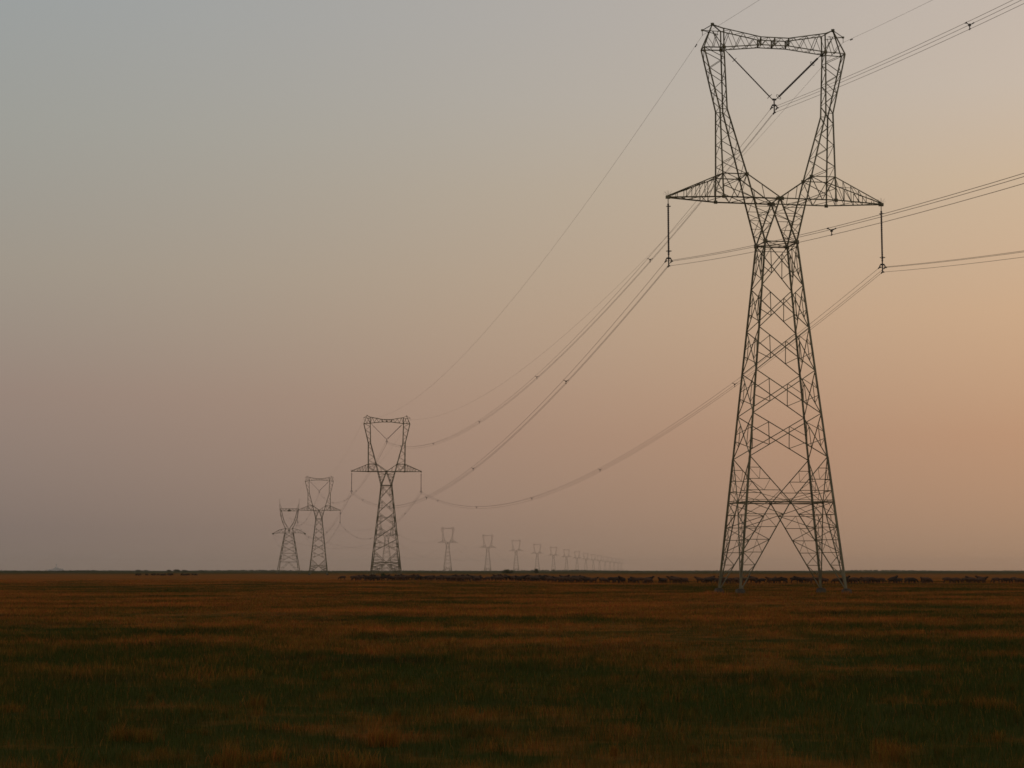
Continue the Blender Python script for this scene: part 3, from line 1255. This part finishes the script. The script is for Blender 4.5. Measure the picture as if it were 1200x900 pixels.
def build_grass():
    XS, YS, HS, WS, TI = [], [], [], [], []

    def zone(n, d0, d1):
        u = rng.random(n)
        d = (np.sqrt(d0) + u * (np.sqrt(d1) - np.sqrt(d0))) ** 2      # blades per square metre fall with distance
        h0, wmin = 0.088, 0.0036
        lat = (rng.random(n) * 2 - 1) * (0.315 * d + 3.0)
        cl = 0.6 * vnoise(lat * 2.2, d * 2.2, 1) + 0.4 * vnoise(lat * 0.7, d * 0.7, 2)
        keep = rng.random(n) < 0.5 + 0.7 * cl
        lat, d, cl = lat[keep], d[keep], cl[keep]
        big = vnoise(lat * 0.16, d * 0.28, 5)
        h = h0 * (0.35 + 0.85 * cl + 0.5 * big) * (0.55 + 0.75 * rng.random(len(d)))
        XS.append(lat)
        YS.append(d)
        HS.append(h)
        WS.append(np.maximum(wmin, d * 0.00024) * (0.6 + 0.8 * rng.random(len(d))))
        TI.append(np.where(rng.random(len(d)) < 0.10, rng.random(len(d)) * 0.7, 0.0))

    zone(1350000, 12.5, 330)

    def tuft(px, py, w, h, n, t):                 # dry tussock
        a = math.atan((py - 450) / F) - PITCH
        d = EYE / math.tan(a)
        x = gx(px, d)
        k = 1 + int(w * 9)                        # a few loose heads make one tussock
        cx, cy = rng.normal(0, w * 0.6, k), rng.normal(0, w * 0.6, k)
        i = rng.integers(0, k, n)
        XS.append(x + cx[i] + rng.normal(0, w * 0.22, n))
        YS.append(d + cy[i] + rng.normal(0, w * 0.22, n))
        HS.append(h * (0.5 + 0.6 * rng.random(k))[i] * (0.35 + 0.75 * rng.random(n)))
        WS.append(np.full(n, max(0.0045, d * 0.00026)) * (0.6 + 0.8 * rng.random(n)))
        TI.append(t * (0.5 + 0.5 * rng.random(n)))

    for px, py, w, h, n, t in [(436, 873, .16, .25, 420, .9), (458, 875, .15, .22, 380, .9), (304, 893, .24, .22, 420, .8), (280, 897, .2, .18, 320, .7), (150, 866, .28, .2, 420, .6),
                               (385, 901, .3, .18, 420, .75), (425, 903, .25, .16, 320, .7), (185, 868, .2, .16, 260, .5), (25, 833, .3, .16, 260, .5),
                               (1045, 885, .25, .2, 300, .5), (1030, 893, .2, .16, 220, .45), (1150, 827, .4, .16, 420, .6), (1190, 830, .4, .15, 320, .55),
                               (300, 832, .3, .2, 320, .45), (250, 792, .8, .2, 520, .6), (180, 780, .9, .2, 520, .5), (90, 786, .8, .2, 420, .55),
                               (930, 770, 1.0, .2, 420, .5), (1040, 768, 1.0, .18, 420, .45)]:
        tuft(px, py, w, h, n, t)
    for px, py in ((836, 697), (861, 699), (957, 698), (988, 697)):   # taller weeds round the pylon feet
        tuft(px, py, 1.1, .34, 260, .35)
    for _ in range(300):                          # stray tussocks
        d = 13.5 + 55 * random.random() ** 1.6
        px = random.uniform(-60, 1260)
        py = 450 + F * math.tan(math.atan(EYE / d) + PITCH)
        tuft(px, py, random.uniform(.06, .35), random.uniform(.1, .19), random.randint(30, 130), random.uniform(.05, .55))
    X, Yy, H, W, T = (np.concatenate(a) for a in (XS, YS, HS, WS, TI))
    n = len(X)
    az = rng.random(n) * 2 * np.pi
    wx, wy = np.cos(az) * W * .5, np.sin(az) * W * .5
    la = rng.random(n) * 2 * np.pi
    lean = H * (0.12 + 0.45 * rng.random(n))
    lx, ly = np.cos(la) * lean, np.sin(la) * lean
    co = np.empty((n, 5, 3), np.float32)
    co[:, 0] = np.stack([X - wx, Yy - wy, np.full(n, -0.01)], 1)
    co[:, 1] = np.stack([X + wx, Yy + wy, np.full(n, -0.01)], 1)
    co[:, 2] = np.stack([X + wx * .75 + lx * .35, Yy + wy * .75 + ly * .35, H * .58], 1)
    co[:, 3] = np.stack([X - wx * .75 + lx * .35, Yy - wy * .75 + ly * .35, H * .58], 1)
    co[:, 4] = np.stack([X + lx, Yy + ly, H], 1)
    me = bpy.data.meshes.new('grass')
    me.vertices.add(n * 5)
    me.vertices.foreach_set('co', co.ravel())
    base = (np.arange(n) * 5)[:, None]
    loops = np.concatenate([base + np.array([0, 1, 2, 3]), base + np.array([3, 2, 4])], 1).ravel().astype(np.int32)
    me.loops.add(n * 7)
    me.loops.foreach_set('vertex_index', loops)
    me.polygons.add(n * 2)
    st = np.empty((n, 2), np.int32)
    st[:, 0] = np.arange(n) * 7
    st[:, 1] = st[:, 0] + 4
    me.polygons.foreach_set('loop_start', st.ravel())
    at = me.color_attributes.new('tint', 'FLOAT_COLOR', 'POINT')
    c = np.ones((n, 5, 4), np.float32)
    c[:, :, 0] = T[:, None]
    c[:, :, 1] = rng.random(n)[:, None]
    c[:, :, 2] = rng.random(n)[:, None]
    at.data.foreach_set('color', c.ravel())
    me.materials.append(M_GRASS)
    me.update()
    me.validate()
    o = bpy.data.objects.new('grass', me)
    col.objects.link(o)
    tag(o, 'short meadow grass, dark green with reddish brown dry patches', 'grass', kind='stuff')


build_grass()

# ------------------------------------------------------------------ dusk haze
m = MB()
m.box((0, 0, 24.5), (19000, 19000, 51))
hm = bpy.data.materials.new('haze')
hm.use_nodes = True
t = hm.node_tree
t.nodes.clear()
pv = t.nodes.new('ShaderNodeVolumePrincipled')
pv.inputs['Color'].default_value = (0.80, 0.74, 0.70, 1)
pv.inputs['Density'].default_value = HAZE_DENSITY
pv.inputs['Anisotropy'].default_value = 0.55
ou = t.nodes.new('ShaderNodeOutputMaterial')
t.links.new(pv.outputs[0], ou.inputs['Volume'])
o = m.build('haze', hm)
tag(o, 'thin brownish dusk haze over the whole plain', 'haze', kind='stuff')
